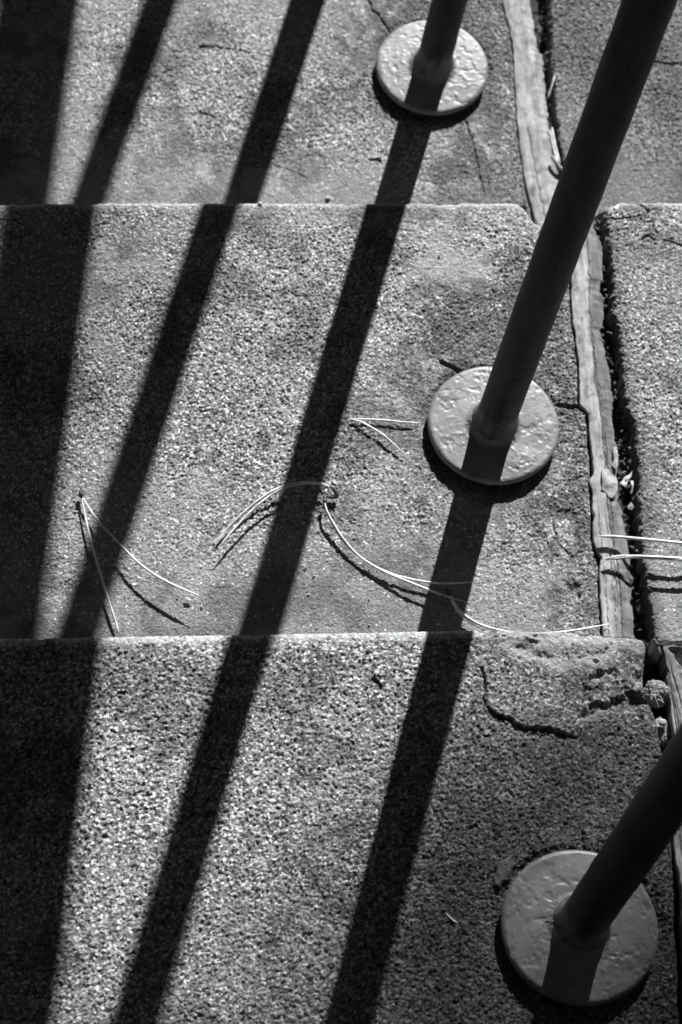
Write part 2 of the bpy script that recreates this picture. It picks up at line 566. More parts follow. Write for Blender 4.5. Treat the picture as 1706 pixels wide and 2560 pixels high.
    # nosing, rounded and irregular
    e = chip + 0.0014 * fbm(x, y, 0.008, sd + 9, 4, 0.6) + 0.0016 * smooth(0.60, 0.75, fbm(x, y * 0, 0.02, sd + 11, 3)) + 0.0026 * (fbm(x, y * 0, 0.14, sd + 10, 2) - 0.3)
    e = np.maximum(e - 0.0022, 0)
    q = y - (yn - e - rn)
    arc = np.clip(q, 0, rn)
    drop = rn - np.sqrt(np.maximum(rn * rn - arc * arc, 0)) + np.maximum(q - rn, 0) * 1.6
    nose = smooth(-0.012, 0.004, q)
    z -= drop

    wear = np.clip(wear, 0, 1.25)
    # sandy grain
    g1, t1 = grains(x, y, cellc, sd + 20)
    g2, t2 = grains(x, y, cellc * 0.52, sd + 40)
    f1 = smooth(0.34, 0.66, fbm(x, y, cellc * 0.95, sd + 50, 2, 0.6))
    f0 = fbm(x, y, cellc * 2.4, sd + 55, 2, 0.6) - 0.5
    cz = np.abs(fbm(x * 0.9, y * 1.25, cellc * 1.6, sd + 57, 3, 0.6) - 0.5)
    crease = smooth(0.045, 0.0, cz) * smooth(0.35, 0.6, fbm(x, y, 0.014, sd + 58, 2) + 0.25 * (wear - 0.6))
    h = -0.00070 * (0.55 if j == 0 else 0.9) * crease * (0.4 + 0.6 * np.minimum(wear, 1)) * (1 - 0.5 * rocky) + ((0.00115 if j == 0 else 0.00095) * amp * wear) * g1 + (0.00036 + (0.00045 if j == 0 else 0.00065) * amp * wear) * f1 + 0.0006 * amp * wear * f0 + 0.00025 * g2
    h *= (1 - 0.60 * rocky) * (1 - 0.30 * np.clip(nose, 0, 1) * (1 - rocky))
    h -= (0.0002 if j == 0 else 0.00045) * smooth(0.52, 0.72, fbm(x, y, 0.004, sd + 60, 3)) * np.minimum(wear + 0.25, 1)
    pits = smooth(0.70, 0.80, fbm(x, y, 0.007, sd + 61, 3))
    h -= 0.0014 * pits * (0.3 + rocky)
    z += h + lift
    z += rocky * 0.0010 * (fbm(x, y, 0.004, sd + 62, 3) - 0.5)

    # joint: the slab falls away
    if side == 0:
        xl = joint_x(JL, j, y, 1)
        q2 = x - (xl - 0.0025) + 0.0010 * (fbm(x, y, 0.003, sd + 63, 3) - 0.5)
    else:
        xr = joint_x(JR, j, y, 2)
        q2 = (xr + 0.003) - x + 0.0060 * (fbm(x, y, 0.009, sd + 64, 5, 0.65) - 0.5)
    z -= np.where(q2 > 0, np.minimum(0.0025 * (q2 / 0.0025) ** 2, 1) * (q2 < 0.0025) + (q2 >= 0.0025) * (0.0025 + (q2 - 0.0025) * 9), 0)
    z = np.maximum(z, -0.045)

    q_ = q
    pale = np.maximum(pale, 0.55 * smooth(-0.003, 0.003, q_) * smooth(0.25, 0.5, fbm(x, y, 0.015, sd + 66, 4)) * (1 - dark))  # worn lip made paler, its sunlit brightness painted into the tone
    blot = smooth(0.50, 0.66, fbm(x, y, 0.045, sd + 67, 5, 0.62))
    dark = np.maximum(dark, 0.52 * blot * (1 - 0.7 * pale))
    lite = smooth(0.56, 0.70, fbm(x, y, 0.035, sd + 68, 5, 0.6))
    pale = np.maximum(pale, 0.28 * lite * (1 - dark))
    # tone: cement paste, sand and pebbles each of a colour of their own
    paste = 0.30 + 0.10 * (fbm(x, y, 0.05, sd + 70, 4) - 0.5)
    stone = 0.05 + 1.05 * t1 ** 1.7
    sand = 0.07 + 0.78 * t2 ** 1.15
    m1 = smooth(0.10, 0.30, g1) * np.clip(wear, 0.15, 1)
    tone = paste * (1 - 0.5 * smooth(0.1, 0.3, g2)) + sand * 0.5 * smooth(0.1, 0.3, g2)
    tone = tone * (1 - m1) + stone * m1
    tone *= 0.86 + 0.28 * fbm(x, y, 0.07, sd + 71, 3)
    glint = hash2(np.floor(x / 0.0014), np.floor(y / 0.0014), sd + 72) > 0.972
    glint &= (hash2(np.floor(x / 0.0014), np.floor(y / 0.0014), sd + 73) < 0.15 + 0.9 * wear)
    tone = np.where(glint, np.maximum(tone, 0.8), tone)
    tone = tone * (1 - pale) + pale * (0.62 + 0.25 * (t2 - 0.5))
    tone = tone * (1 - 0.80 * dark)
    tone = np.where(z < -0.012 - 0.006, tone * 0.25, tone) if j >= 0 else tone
    return z, np.clip(tone * np.where(glint, 0.95, 0.60) * (1 - 0.5 * dark * glint), 0.010, 0.8)


def axis(a, b, lo, hi, fine, coarse):
    """positions from a to b, dense between lo and hi"""
    parts = []
    if lo > a:
        parts.append(np.linspace(a, lo, max(2, int((lo - a) / coarse) + 1), endpoint=False))
    parts.append(np.arange(max(lo, a), min(hi, b), fine))
    if hi < b:
        parts.append(np.linspace(hi, b, max(2, int((b - hi) / coarse) + 1)))
    else:
        parts.append(np.array([b]))
    return np.unique(np.round(np.concatenate(parts), 7))


stairs = empty('stairway')
tag(stairs, 'flight of rough concrete steps going down away from the camera', None, None, 'structure')
VIEW = {0: (-0.228, 0.262, -0.290), 1: (-0.236, 0.352, 0.045), 2: (-0.246, 0.424, 0.534)}
YTOP = {0: 0.02, 1: 0.45, 2: 0.772}
FINE = 0.00071


def build_step(j, side):
    yn = j * GOING
    dense = j in (0, 1, 2)
    if dense:
        x0, x1, y0 = VIEW[j]
        y1 = min(yn, YTOP[j])
    else:
        x0, x1, y0, y1 = 0.0, 0.02, yn - 0.02, yn
    yy = np.linspace(yn - GOING, yn, 30)
    jl = joint_x(JL, j, yy, 1); jr = joint_x(JR, j, yy, 2)
    if side == 0:
        xs = axis(-1.6, float(jl.max()) + 0.004, x0, 9, FINE if dense else 0.02, 0.04)
    else:
        xs = axis(float(jr.min()) - 0.004, 1.3, float(jr.min()) - 0.004, max(x1, float(jr.min())), FINE if dense else 0.02, 0.04)
    back = yn - GOING - 0.02
    ys = axis(back, yn, y0, y1, FINE if dense else 0.02, 0.012)
    X, Y = np.meshgrid(xs.astype(np.float32), ys.astype(np.float32))
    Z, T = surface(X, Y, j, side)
    gx = np.gradient(xs)[None, :]; gy = np.gradient(ys)[:, None]
    plain = smooth(0.0012, 0.003, np.maximum(gx + 0 * gy, gy + 0 * gx)).astype(np.float32)
    calm = 0.0018 * (fbm(X, Y, 0.11, 3, 3) - 0.5)
    flatz = np.where(Z > -0.004, calm, Z)
    Z = Z * (1 - plain) + flatz * plain
    T = T * (1 - plain) + plain * 0.17 * (0.7 + 0.6 * fbm(X, Y, 0.12, 5 + j, 4))
    P = np.stack([X, Y, Z + tread_z(j)], -1)
    # the riser below the nosing
    nr = 14
    lastz = P[-1, :, 2]
    rows = []
    for k in range(1, nr + 1):
        t = k / nr
        zz = lastz + (tread_z(j) - RISE - 0.02 - lastz) * t
        r = np.stack([xs, np.full_like(xs, yn) + 0.002 * (fbm(xs, zz, 0.03, 9 + j, 3) - 0.5) - 0.001, zz], -1)
        rows.append(r)
    P = np.concatenate([P, np.array(rows)], 0)
    plain = np.concatenate([plain, np.ones((nr, len(xs)), np.float32)], 0)
    T = np.concatenate([T, np.full((nr, len(xs)), 0.085, np.float32)], 0)   # hidden risers darkened to weaken their bounced light
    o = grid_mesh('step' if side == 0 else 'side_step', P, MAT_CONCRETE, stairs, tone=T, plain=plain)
    return o


for j in (0, 1, 2, -3, -2, -1, 3, 4, 5, 6):
    build_step(j, 0)
    build_step(j, 1)

# ------------------------------------------------------------------ earth beside and around the steps
LOWZ = tread_z(6) - RISE
g = mesh_obj('ground', [(-60, -60, LOWZ - 0.012), (60, -60, LOWZ - 0.012), (60, 60, LOWZ - 0.012), (-60, 60, LOWZ - 0.012)], [(0, 1, 2, 3)], MAT_GROUND)
tag(g, None, None, None, 'structure')
bank_rows = []
for yv in np.linspace(-1.9, 3.2, 80):
    zt = -np.clip(np.floor(yv / GOING * 4) / 4 + 0.6, -4, 7) * RISE
    bank_rows.append((yv, -(yv / GOING) * RISE - 0.10))
for sgn, nm in ((-1, 0), (1, 1)):
    xs = np.linspace(0, 6, 60)
    P = []
    for yv in np.linspace(-14, 3.4, 150):
        zc = -(max(yv, -4 * GOING) / GOING) * RISE - 0.12
        zc = max(zc, LOWZ - 0.3)
        row = []
        for s in xs:
            xx = (-1.59 - s) if sgn < 0 else (1.29 + s)
            hh = 0.10 * float(np.sin(xx * 3.1 + yv * 1.7)) * min(1, s) + 0.02 * math.sin(yv * 9 + xx * 7)
            edge = max(0, (s - 3) / 3)
            row.append((xx, yv, zc + hh - edge * edge * (zc - LOWZ + 0.4)))
        P.append(row)
    b_ = grid_mesh('bank', np.array(P), MAT_GROUND)
    tag(b_, None, None, None, 'structure')
up = mesh_obj('landing', [(-1.6, -14, 3 * RISE), (1.3, -14, 3 * RISE), (1.3, -4 * GOING + 0.01, 3 * RISE), (-1.6, -4 * GOING + 0.01, 3 * RISE),
                          (-1.6, -14, LOWZ - 0.2), (1.3, -14, LOWZ - 0.2)], [(0, 1, 2, 3), (0, 4, 5, 1)], MAT_GROUND)
tag(up, None, None, None, 'structure')

# ------------------------------------------------------------------ soil and crumbs in the joint
soil = empty('joint_soil')
SV, SF = [], []


def soil_strip():
    rows = []
    js = []
    for j in (0, 1, 2):
        yn = j * GOING
        ys = np.arange(yn - GOING + 0.001, yn - 0.004, 0.0016)
        P = []
        for yv in ys:
            ya = np.array([yv])
            a = float(joint_x(JL, j, ya, 1)[0]) - 0.012; b = float(joint_x(JR, j, ya, 2)[0]) + 0.012
            P.append([(a + (b - a) * t, yv) for t in np.linspace(0, 1, 40)])
        P = np.array(P)
        X, Y = P[..., 0], P[..., 1]
        z = -0.019 + 0.012 * (fbm(X, Y, 0.02, 71 + j, 4) - 0.5)
        gg, tt = grains(X, Y, 0.005, 72 + j)
        z = z + 0.003 * gg
        P3 = np.stack([X, Y, z + tread_z(j)], -1)
        tone = 0.02 + 0.10 * (tt > 0.8) * tt
        rows.append((P3, tone))
    return rows


soil_mat = concrete_material('joint_soil_material')
parts = soil_strip()
for k, (P3, tn) in enumerate(parts):
    o = grid_mesh('joint_soil' if k == 0 else 'joint_soil', P3, soil_mat, stairs, tone=tn)
    tag(o, None, None, None, 'stuff')
bpy.data.objects.remove(soil)

# loose crumbs of concrete and bark in the joint: nobody could count them
cv, cf = [], []
r_ = random.Random(5)
for j in (0, 1, 2):
    yn = j * GOING
    lo = {0: -0.28, 1: 0.06, 2: 0.54}[j]; hi = {0: -0.01, 1: 0.435, 2: 0.77}[j]
    for _ in range(340 if j == 1 else 200):
        yv = r_.uniform(lo, hi)
        ya = np.array([yv])
        a = float(joint_x(JL, j, ya, 1)[0]); b = float(joint_x(JR, j, ya, 2)[0])
        xx = a + (b - a) * (0.5 + 0.5 * r_.random() ** 0.7 * 1.1)
        s = 0.0006 + 0.0020 * r_.random() ** 3
        zz = tread_z(j) - 0.013 + 0.006 * r_.random() if xx < b else tread_z(j) + 0.0004
        base = len(cv)
        an = r_.random() * 6.28
        el = r_.uniform(0.6, 2.2)
        for (px, py, pz) in ((1, 0, 0), (0, 1, 0), (-1, 0, 0), (0, -1, 0), (0.2, 0.1, 0.8), (0, 0, -0.7)):
            px *= el
            px += r_.uniform(-.3, .3); py += r_.uniform(-.3, .3)
            cv.append((xx + s * (px * math.cos(an) - py * math.sin(an)), yv + s * (px * math.sin(an) + py * math.cos(an)), zz + s * pz))
        for k in range(4):
            cf.append((base + k, base + (k + 1) % 4, base + 4))
            cf.append((base + (k + 1) % 4, base + k, base + 5))
cr = mesh_obj('crumbs', cv, cf, simple_material('crumb', 0.09, 0.9, 0.9, 300, 900, 0.0004))
tag(cr, 'loose crumbs of concrete and bark lying in the joint', 'debris', None, 'stuff')


# ------------------------------------------------------------------ timber strips left in the joint
def strip(name, left, right, j, top, label, seed, flake=None, curl=None, tonebase=0.5, grad=0.0, n_crack=6):
    L = pl(left, j, top); R = pl(right, j, top)
    lo = max(L[:, 1].min(), R[:, 1].min()); hi = min(L[:, 1].max(), R[:, 1].max())
    ys = np.arange(lo, hi, 0.0010)
    oL = np.argsort(L[:, 1]); oR = np.argsort(R[:, 1])
    xl = np.interp(ys, L[oL, 1], L[oL, 0]) + 0.0016 * (fbm(ys, ys * 0, 0.006, seed, 4) - 0.5)
    xr = np.interp(ys, R[oR, 1], R[oR, 0]) + 0.0042 * (fbm(ys, ys * 0 + 3, 0.0045, seed + 1, 4) - 0.5)
    nc = 36
    t = np.linspace(0, 1, nc)
    X = xl[:, None] + (xr - xl)[:, None] * t[None, :]
    Y = np.repeat(ys[:, None], nc, 1)
    U = (X - xl[:, None])
    z = top + 0.0010 * np.sin(t * math.pi)[None, :] - 0.0028 * smooth(0.55, 1.0, t)[None, :]
    z = z + 0.0014 * (fbm(X, Y, 0.05, seed + 2, 3) - 0.5)
    z = z + 0.0004 * (fbm(X * 4, Y * 0.6, 0.006, seed + 3, 4) - 0.5)
    # long fissures along the grain
    fiss = np.zeros_like(z)
    ker = np.ones(81) / 81
    xls = np.convolve(np.pad(xl, 40, mode='edge'), ker, 'valid')[:, None]
    xrs = np.convolve(np.pad(xr, 40, mode='edge'), ker, 'valid')[:, None]
    rr = random.Random(seed)
    for k in range(n_crack):
        c0 = rr.uniform(0.12, 0.62); y0 = rr.uniform(lo, hi); ln = rr.uniform(0.04, 0.16); w = rr.uniform(0.0002, 0.0005)
        path = c0 + 0.16 * (fbm(Y * 0.9, Y * 0 + k, 0.007, seed + 30 + k, 4, 0.6) - 0.5)
        d = np.abs(X - (xls + path * (xrs - xls)))
        m = smooth(w * 1.5, w * 0.4, d) * smooth(ln, ln * 0.7, np.abs(Y - y0) * 1.0)
        fiss = np.maximum(fiss, m)
    z = z - 0.0012 * fiss
    if curl is not None:
        z = z + curl(X, Y)
    tone = tonebase + 0.42 * (fbm(X * 1.6, Y * 0.8, 0.010, seed + 5, 5, 0.65) - 0.5) * 2
    tone = tone * (1 - grad * smooth(0.42, 0.62, t + 0.25 * (fbm(X, Y, 0.02, seed + 6, 4) - 0.5)))
    spots = smooth(0.62, 0.74, fbm(X, Y, 0.007, seed + 7, 3))
    tone = tone * (1 - 0.45 * spots) * (1 - 0.85 * fiss)
    Z = z + tread_z(j)
    top_ = np.stack([X, Y, Z], -1)
    sk = []
    def side(col_, sgn):
        s = top_[:, col_].copy()
        s1 = s.copy(); s1[:, 0] += sgn * 0.0004; s1[:, 2] -= 0.002
        s2 = s.copy(); s2[:, 0] -= sgn * 0.0006; s2[:, 2] = tread_z(j) - 0.026
        return s1, s2
    a1, a2 = side(0, -1); b1, b2 = side(-1, 1)
    P = np.concatenate([a2[:, None], a1[:, None], top_, b1[:, None], b2[:, None]], 1)
    T = np.concatenate([tone[:, :1] * 0.6, tone[:, :1], tone, tone[:, -1:], tone[:, -1:] * 0.6], 1)
    e0 = P[:1].copy(); e0[..., 2] = tread_z(j) - 0.026
    e1 = P[-1:].copy(); e1[..., 2] = tread_z(j) - 0.026
    P = np.concatenate([e0, P, e1], 0)
    T = np.concatenate([T[:1], T, T[-1:]], 0)
    o = grid_mesh(name, P, MAT_WOOD, None, tone=np.clip(T, 0.03, 0.8))
    tag(o, label, 'timber strip', 'timber strips in the joint between the flights')
    return o


strip('timber_strip',
      [(1256, -40), (1258, 0), (1262, 20), (1272, 60), (1276, 78), (1285, 122), (1288, 200), (1298, 350), (1310, 430), (1323, 490), (1338, 545), (1352, 590)],
      [(1322, -40), (1327, 0), (1335, 60), (1341, 98), (1345, 128), (1356, 133), (1363, 218), (1374, 322), (1398, 431), (1410, 500), (1420, 545), (1428, 590)],
      2, 0.0015, 'pale timber strip in the joint of the lowest step, beside the farthest base plate', 41, tonebase=0.46, grad=0.15, n_crack=1)
strip('timber_strip',
      [(1428, 545), (1428, 600), (1430, 704), (1431, 768), (1433, 801), (1440, 829), (1441, 850), (1450, 900), (1450, 968), (1452, 1009), (1473, 1036), (1475, 1082), (1482, 1127), (1486, 1184), (1474, 1200), (1484, 1229), (1482, 1275), (1488, 1290), (1483, 1309), (1486, 1354), (1504, 1395), (1500, 1440), (1503, 1500), (1507, 1570), (1510, 1620)],
      [(1478, 545), (1484, 559), (1505, 602), (1510, 663), (1507, 696), (1500, 710), (1510, 745), (1511, 793), (1503, 826), (1519, 900), (1529, 957), (1535, 1018), (1530, 1024), (1538, 1082), (1545, 1116), (1546, 1161), (1543, 1195), (1547, 1254), (1559, 1275), (1567, 1343), (1574, 1400), (1578, 1480), (1585, 1570), (1588, 1620)],
      1, 0.0030, 'split timber strip in the joint of the middle step, beside its base plate', 52, tonebase=0.50, grad=0.62, n_crack=9)


def curl0(X, Y):
    tip = at(1636, 1603, 0)[1]
    return 0.0025 * np.sin((Y - tip) * 60)


strip('timber_strip',
      [(1632, 1596), (1637, 1612), (1650, 1628), (1664, 1642), (1671, 1680), (1678, 1750), (1684, 1828), (1690, 1950), (1688, 2110), (1692, 2160), (1700, 2190), (1712, 2400), (1720, 2600)],
      [(1642, 1596), (1655, 1612), (1680, 1622), (1712, 1612), (1722, 1680), (1730, 1750), (1738, 1828), (1748, 1950), (1760, 2110), (1768, 2160), (1775, 2190), (1790, 2400), (1800, 2600)],
      0, 0.0030, 'curled up timber strip at the right edge behind the nearest post', 63, curl=curl0, tonebase=0.50, grad=0.2, n_crack=7)


# a flake of bark lying on the middle strip, and dry leaves in the joint
def flake(name, pts, j, h, thick, mat, label, cat, seed, bend=0.002, group=None):
    P = pl(pts, j, h)
    c = P.mean(0)
    n = len(P)
    verts = []; faces = []
    rings = 5
    for s in range(rings, 0, -1):
        k = s / rings
        for p in P:
            q = c + (p - c) * k
            zz = tread_z(j) + h + bend * (vnoise(np.array([q[0]]), np.array([q[1]]), 0.006, seed)[0] - 0.5) * 2 + 0.4 * bend * (1 - k * k)
            verts.append((q[0], q[1], zz))
    verts.append((c[0], c[1], tread_z(j) + h + 0.4 * bend))
    for s in range(rings - 1):
        for i in range(n):
            a = s * n + i; b = s * n + (i + 1) % n
            faces.append((a, b, b + n, a + n))
    for i in range(n):
        faces.append(((rings - 1) * n + i, (rings - 1) * n + (i + 1) % n, rings * n))
    b0 = len(verts)
    for i in range(n):
        v = verts[i]; verts.append((v[0], v[1], v[2] - thick))
    for i in range(n):
        faces.append((i, b0 + i, b0 + (i + 1) % n, (i + 1) % n))
    faces.append(tuple(range(b0 + n - 1, b0 - 1, -1)))
    o = mesh_obj(name, verts, faces, mat, None, False)
    tag(o, label, cat, group)
    return o


MAT_FLAKE = simple_material('pale_bark', 0.30, 0.8, 0.35, 260, 500, 0.0006)
flake('bark_flake', [(1506, 1172), (1520, 1171), (1531, 1183), (1541, 1192), (1546, 1206), (1543, 1228), (1534, 1243), (1524, 1242), (1517, 1230), (1504, 1222), (1507, 1208), (1505, 1190)],
      1, 0.0055, 0.0012, MAT_FLAKE, 'pale bark flake lying on the middle timber strip', 'bark flake', 3, 0.0012)
flake('bark_flake', [(1534, 1117), (1543, 1116), (1546, 1140), (1545, 1166), (1540, 1172), (1530, 1162), (1536, 1150), (1533, 1130)],
      1, 0.0040, 0.001, MAT_FLAKE, 'small narrow bark flake at the edge of the middle timber strip above the larger flake', 'bark flake', 4, 0.001)
flake('dry_leaf', [(1549, 1208), (1557, 1200), (1562, 1190), (1575, 1183), (1583, 1174), (1580, 1190), (1571, 1203), (1566, 1212), (1566, 1221), (1556, 1212)],
      1, -0.002, 0.0003, MAT_DRY, 'pointed dry leaf sticking out of the joint beside the bark flake', 'leaf', 5, 0.003)
flake('dry_leaf', [(1577, 1200), (1585, 1201), (1584, 1215), (1581, 1232), (1577, 1236), (1579, 1218)],
      1, -0.003, 0.0003, MAT_DRY, 'narrow dry leaf standing in the joint right of the pointed leaf', 'leaf', 6, 0.002)
flake('dry_leaf', [(1569, 1266), (1578, 1256), (1587, 1266), (1580, 1274), (1572, 1273)],
      1, -0.003, 0.0003, MAT_DRY, 'small squarish scrap of dry leaf in the joint', 'leaf', 7, 0.002)
flake('paint_flake', [(463, 1493), (472, 1494), (480, 1500), (476, 1503), (466, 1499)],
      1, 0.0030, 0.0008, MAT_CHIP, 'small pale scale lying below the forked pine needle', 'scale', 8, 0.0008)


# broken lump of concrete and pebbles by the near joint
def lump(name, u, v, j, h, size, mat, label, cat, seed, squash=(1, 1, 0.7), group=None, rough=0.25, res=26):
    c = at(u, v, j, h)
    th = np.linspace(0, 2 * math.pi, res, endpoint=False); ph = np.linspace(0.02, math.pi - 0.02, res // 2)
    T, Pp = np.meshgrid(th, ph)
    d = np.stack([np.sin(Pp) * np.cos(T), np.sin(Pp) * np.sin(T), np.cos(Pp)], -1)
    n = fbm(d[..., 0] * 1.3 + d[..., 2] + 5, d[..., 1] * 1.3 - d[..., 2] * 0.7 + 5, 0.8, seed, 5, 0.6) - 0.5
    n = n + (0.10 * (np.round(n * 9) / 9 - n) * 8 if rough > 0.4 else 0)
    r = size * (1 + rough * 2 * n)
    P = c + d * r[..., None] * np.array(squash)
    tone = np.clip(0.16 + 0.35 * fbm(d[..., 0] * 9, d[..., 1] * 9 + d[..., 2] * 5, 1.0, seed + 9, 3), 0.05, 0.8)
    o = grid_mesh(name, P, mat, None, tone=tone, wrap=True, smooth_shade=rough < 0.4)
    tag(o, label, cat, group)
    return o


lump('concrete_lump', 1642, 1738, 0, -0.004, 0.0105, MAT_CONCRETE, 'rough broken lump of concrete in the joint beside the curled timber strip', 'rubble', 11, (0.9, 0.95, 0.62), None, 0.45, 90)
lump('concrete_lump', 1655, 1830, 0, -0.007, 0.0075, MAT_CONCRETE, 'smaller lump of concrete in the joint below the round pebble', 'rubble', 12, (0.8, 1.3, 0.62), None, 0.45, 70)
lump('pebble', 1657, 1806, 0, 0.0005, 0.0030, MAT_CHIP, 'round pebble wedged in the joint near the curled timber strip', 'pebble', 13, (1, 0.9, 0.55), None, 0.1)
lump('pebble', 188.5, 493, 2, 0.0012, 0.0014, MAT_CHIP, 'tiny white pebble in the shade of a post at the back of the lowest step', 'pebble', 14, (1, 0.8, 0.7), None, 0.2)
lump('pebble', 651, 509, 1, 0.0008, 0.0018, MAT_CHIP, 'tiny white pebble on the nosing of the middle step', 'pebble', 15, (1, 0.9, 0.7), None, 0.2)
lump('pebble', 820, 495, 2, 0.0015, 0.0021, MAT_CHIP, 'small pale pebble lying just past the nosing of the middle step', 'pebble', 16, (1.2, 0.8, 0.6), None, 0.3)
lump('pebble', 200, 1550, 1, 0.0012, 0.0010, MAT_CHIP, 'tiny white grain in the shade near the forked needle', 'pebble', 17, (1, 0.9, 0.7), None, 0.2)
lump('pebble', 1262, 1587, 0, -0.001, 0.0017, MAT_CHIP, 'small white stone in the broken nosing under the long needles', 'pebble', 18, (1.3, 0.8, 0.7), None, 0.2)


# ------------------------------------------------------------------ pine needles
def cluster(label, j, needles, sheath=None, rad=0.00062):
    root = empty('pine_needles', tuple(at(*needles[0][0][:2], j)))
    tag(root, label, 'pine needles', 'fallen pine needles on the steps')
    inv = np.array(root.location)
    for pts in needles:
        P = [at(u, v, j, 0.82 * h) - inv for u, v, h in pts]
        C = curve(P, 40)
        t = np.linspace(0, 1, 40)
        rr = 1.6 * rad * (0.55 + 0.45 * np.minimum(1, t * 6)) * np.clip((1 - t) * 9, 0.15, 1) ** 0.6
        tube('needle', C, rr, MAT_NEEDLE, root, 7)
    if sheath:
        P = [at(u, v, j, 0.82 * h) - inv for u, v, h in sheath]
        C = curve(P, 14)
        t = np.linspace(0, 1, 14)
        tube('sheath', C, rad * 2.6 * (0.5 + np.sin(t * math.pi) * 0.8), MAT_SHEATH, root, 8)
    return root


cluster('forked pair of pine needles lying across two post shadows at the left', 1,
        [[(204, 1243, .006), (222, 1330, .0065), (250, 1430, .006), (275, 1510, .0055), (298, 1580, .005)],
         [(206, 1243, .006), (240, 1295, .008), (290, 1350, .010), (350, 1410, .012), (415, 1453, .014), (497, 1489, .016)]],
        [(201, 1226, .007), (203, 1236, .0065), (205, 1246, .006)], 0.00058)
cluster('pine needles arched up left from a dark sheath, standing over the middle shadow', 1,
        [[(826, 1216, .010), (800, 1207, .011), (760, 1205, .010), (700, 1218, .009), (640, 1255, .008), (585, 1305, .006), (531, 1361, .004)],
         [(826, 1218, .010), (800, 1210, .012), (762, 1208, .012), (704, 1223, .012), (648, 1260, .012), (595, 1312, .012), (545, 1370, .012)],
         [(826, 1217, .010), (798, 1209, .010), (755, 1207, .010), (690, 1224, .009), (630, 1264, .007), (575, 1318, .005), (538, 1362, .004)]],
        [(824, 1216, .010), (836, 1224, .009), (843, 1238, .007), (832, 1243, .006), (815, 1241, .006)], 0.00055)
cluster('long pine needles curving down right from the dark sheath to the next shadow', 1,
        [[(811, 1250, .009), (816, 1272, .010), (827, 1296, .009), (861, 1350, .007), (908, 1398, .006), (977, 1434, .006), (1054, 1453, .007), (1115, 1458, .008), (1185, 1455, .009)],
         [(811, 1252, .009), (816, 1274, .009), (826, 1299, .008), (858, 1352, .006), (900, 1392, .006), (961, 1429, .007), (1038, 1461, .009), (1115, 1490, .008), (1177, 1508, .005)]],
        [(809, 1246, .009), (812, 1252, .009), (812, 1260, .009)], 0.00055)
cluster('pine needles running from the post shadow over the broken nosing to the joint', 1,
        [[(1128, 1488, .007), (1133, 1502, .007), (1154, 1531, .007), (1192, 1557, .007), (1238, 1573, .008), (1284, 1581, .009), (1346, 1584, .010), (1407, 1580, .010), (1461, 1572, .009), (1523, 1560, .007)],
         [(1126, 1490, .006), (1130, 1504, .006), (1149, 1533, .006), (1186, 1561, .006), (1226, 1580, .006), (1284, 1596, .005), (1350, 1603, .005), (1423, 1600, .006), (1480, 1595, .007), (1536, 1590, .008)]],
        [(1113, 1474, .008), (1121, 1480, .007), (1127, 1489, .007)], 0.00055)
cluster('pine needle lying level across the joint at the right, upper of the two', 1,
        [[(1498, 1341, .010), (1540, 1342, .012), (1620, 1349, .016), (1700, 1357, .018), (1790, 1362, .016)]], None, 0.0008)
cluster('pair of pine needles lying level across the joint at the right, lower of the two', 1,
        [[(1513, 1398, .010), (1540, 1392, .012), (1575, 1390, .014), (1650, 1393, .016), (1710, 1396, .016), (1790, 1398, .014)],
         [(1515, 1399, .010), (1545, 1396, .012), (1580, 1393, .014), (1650, 1396, .015), (1710, 1399, .016), (1790, 1402, .014)]], None, 0.0007)
cluster('short pair of pine needles between the shadow and the middle base plate', 1,
        [[(874, 1047, .004), (915, 1048, .0045), (959, 1050, .0045), (1005, 1055, .0045), (1047, 1057, .0045)],
         [(874, 1048, .004), (898, 1053, .005), (921, 1064, .006), (948, 1080, .006), (970, 1097, .006), (1014, 1137, .005)]], None, 0.00045)
cluster('thin needle slanting over the dark joint of the lowest step', 2,
        [[(1388, 188, .001), (1380, 215, .001), (1370, 246, -.002)]], None, 0.0005)
cluster('dark needles lying lengthways in the joint of the lowest step', 2,
        [[(1380, 318, -.001), (1388, 360, .000), (1400, 410, .001)],
         [(1375, 325, -.001), (1383, 365, .000), (1396, 414, .001)]], None, 0.0006)
cluster('short curved needle lying left of the nearest base plate', 0,
        [[(1115, 2282, .001), (1125, 2294, .0016), (1140, 2308, .001)],
         [(1121, 2290, .001), (1131, 2299, .0014), (1146, 2309, .0006)]], None, 0.00045)

# a short twig leaning on the lowest strip
tw = tube('twig', curve([at(1381, 392, 2, .006), at(1388, 402, 2, .006), at(1397, 416, 2, .004), at(1412, 430, 2, .001)], 12), [0.0018] * 11 + [0.0008], MAT_FLAKE, None, 8)
tag(tw, 'short pale twig stub lying against the strip of the lowest step', 'twig')


# ------------------------------------------------------------------ the railing
rail_root = empty('metal_railing', (POST_X, 0.0, 0.0))
tag(rail_root, 'thickly painted grey metal railing of round posts on disc base plates', 'railing')
LEAN = np.array([0.04877, 0.0714, 1.0])
RK = 0.30
RAIL_H = 0.95 + RK * (SUN[2] + SUN[1] * RISE / GOING)
RAIL_X = 0.15313 - 0.0100 + RK * SUN[0]
RAIL_R = 0.0365


def rail_z(y):
    return RAIL_H - y * RISE / GOING


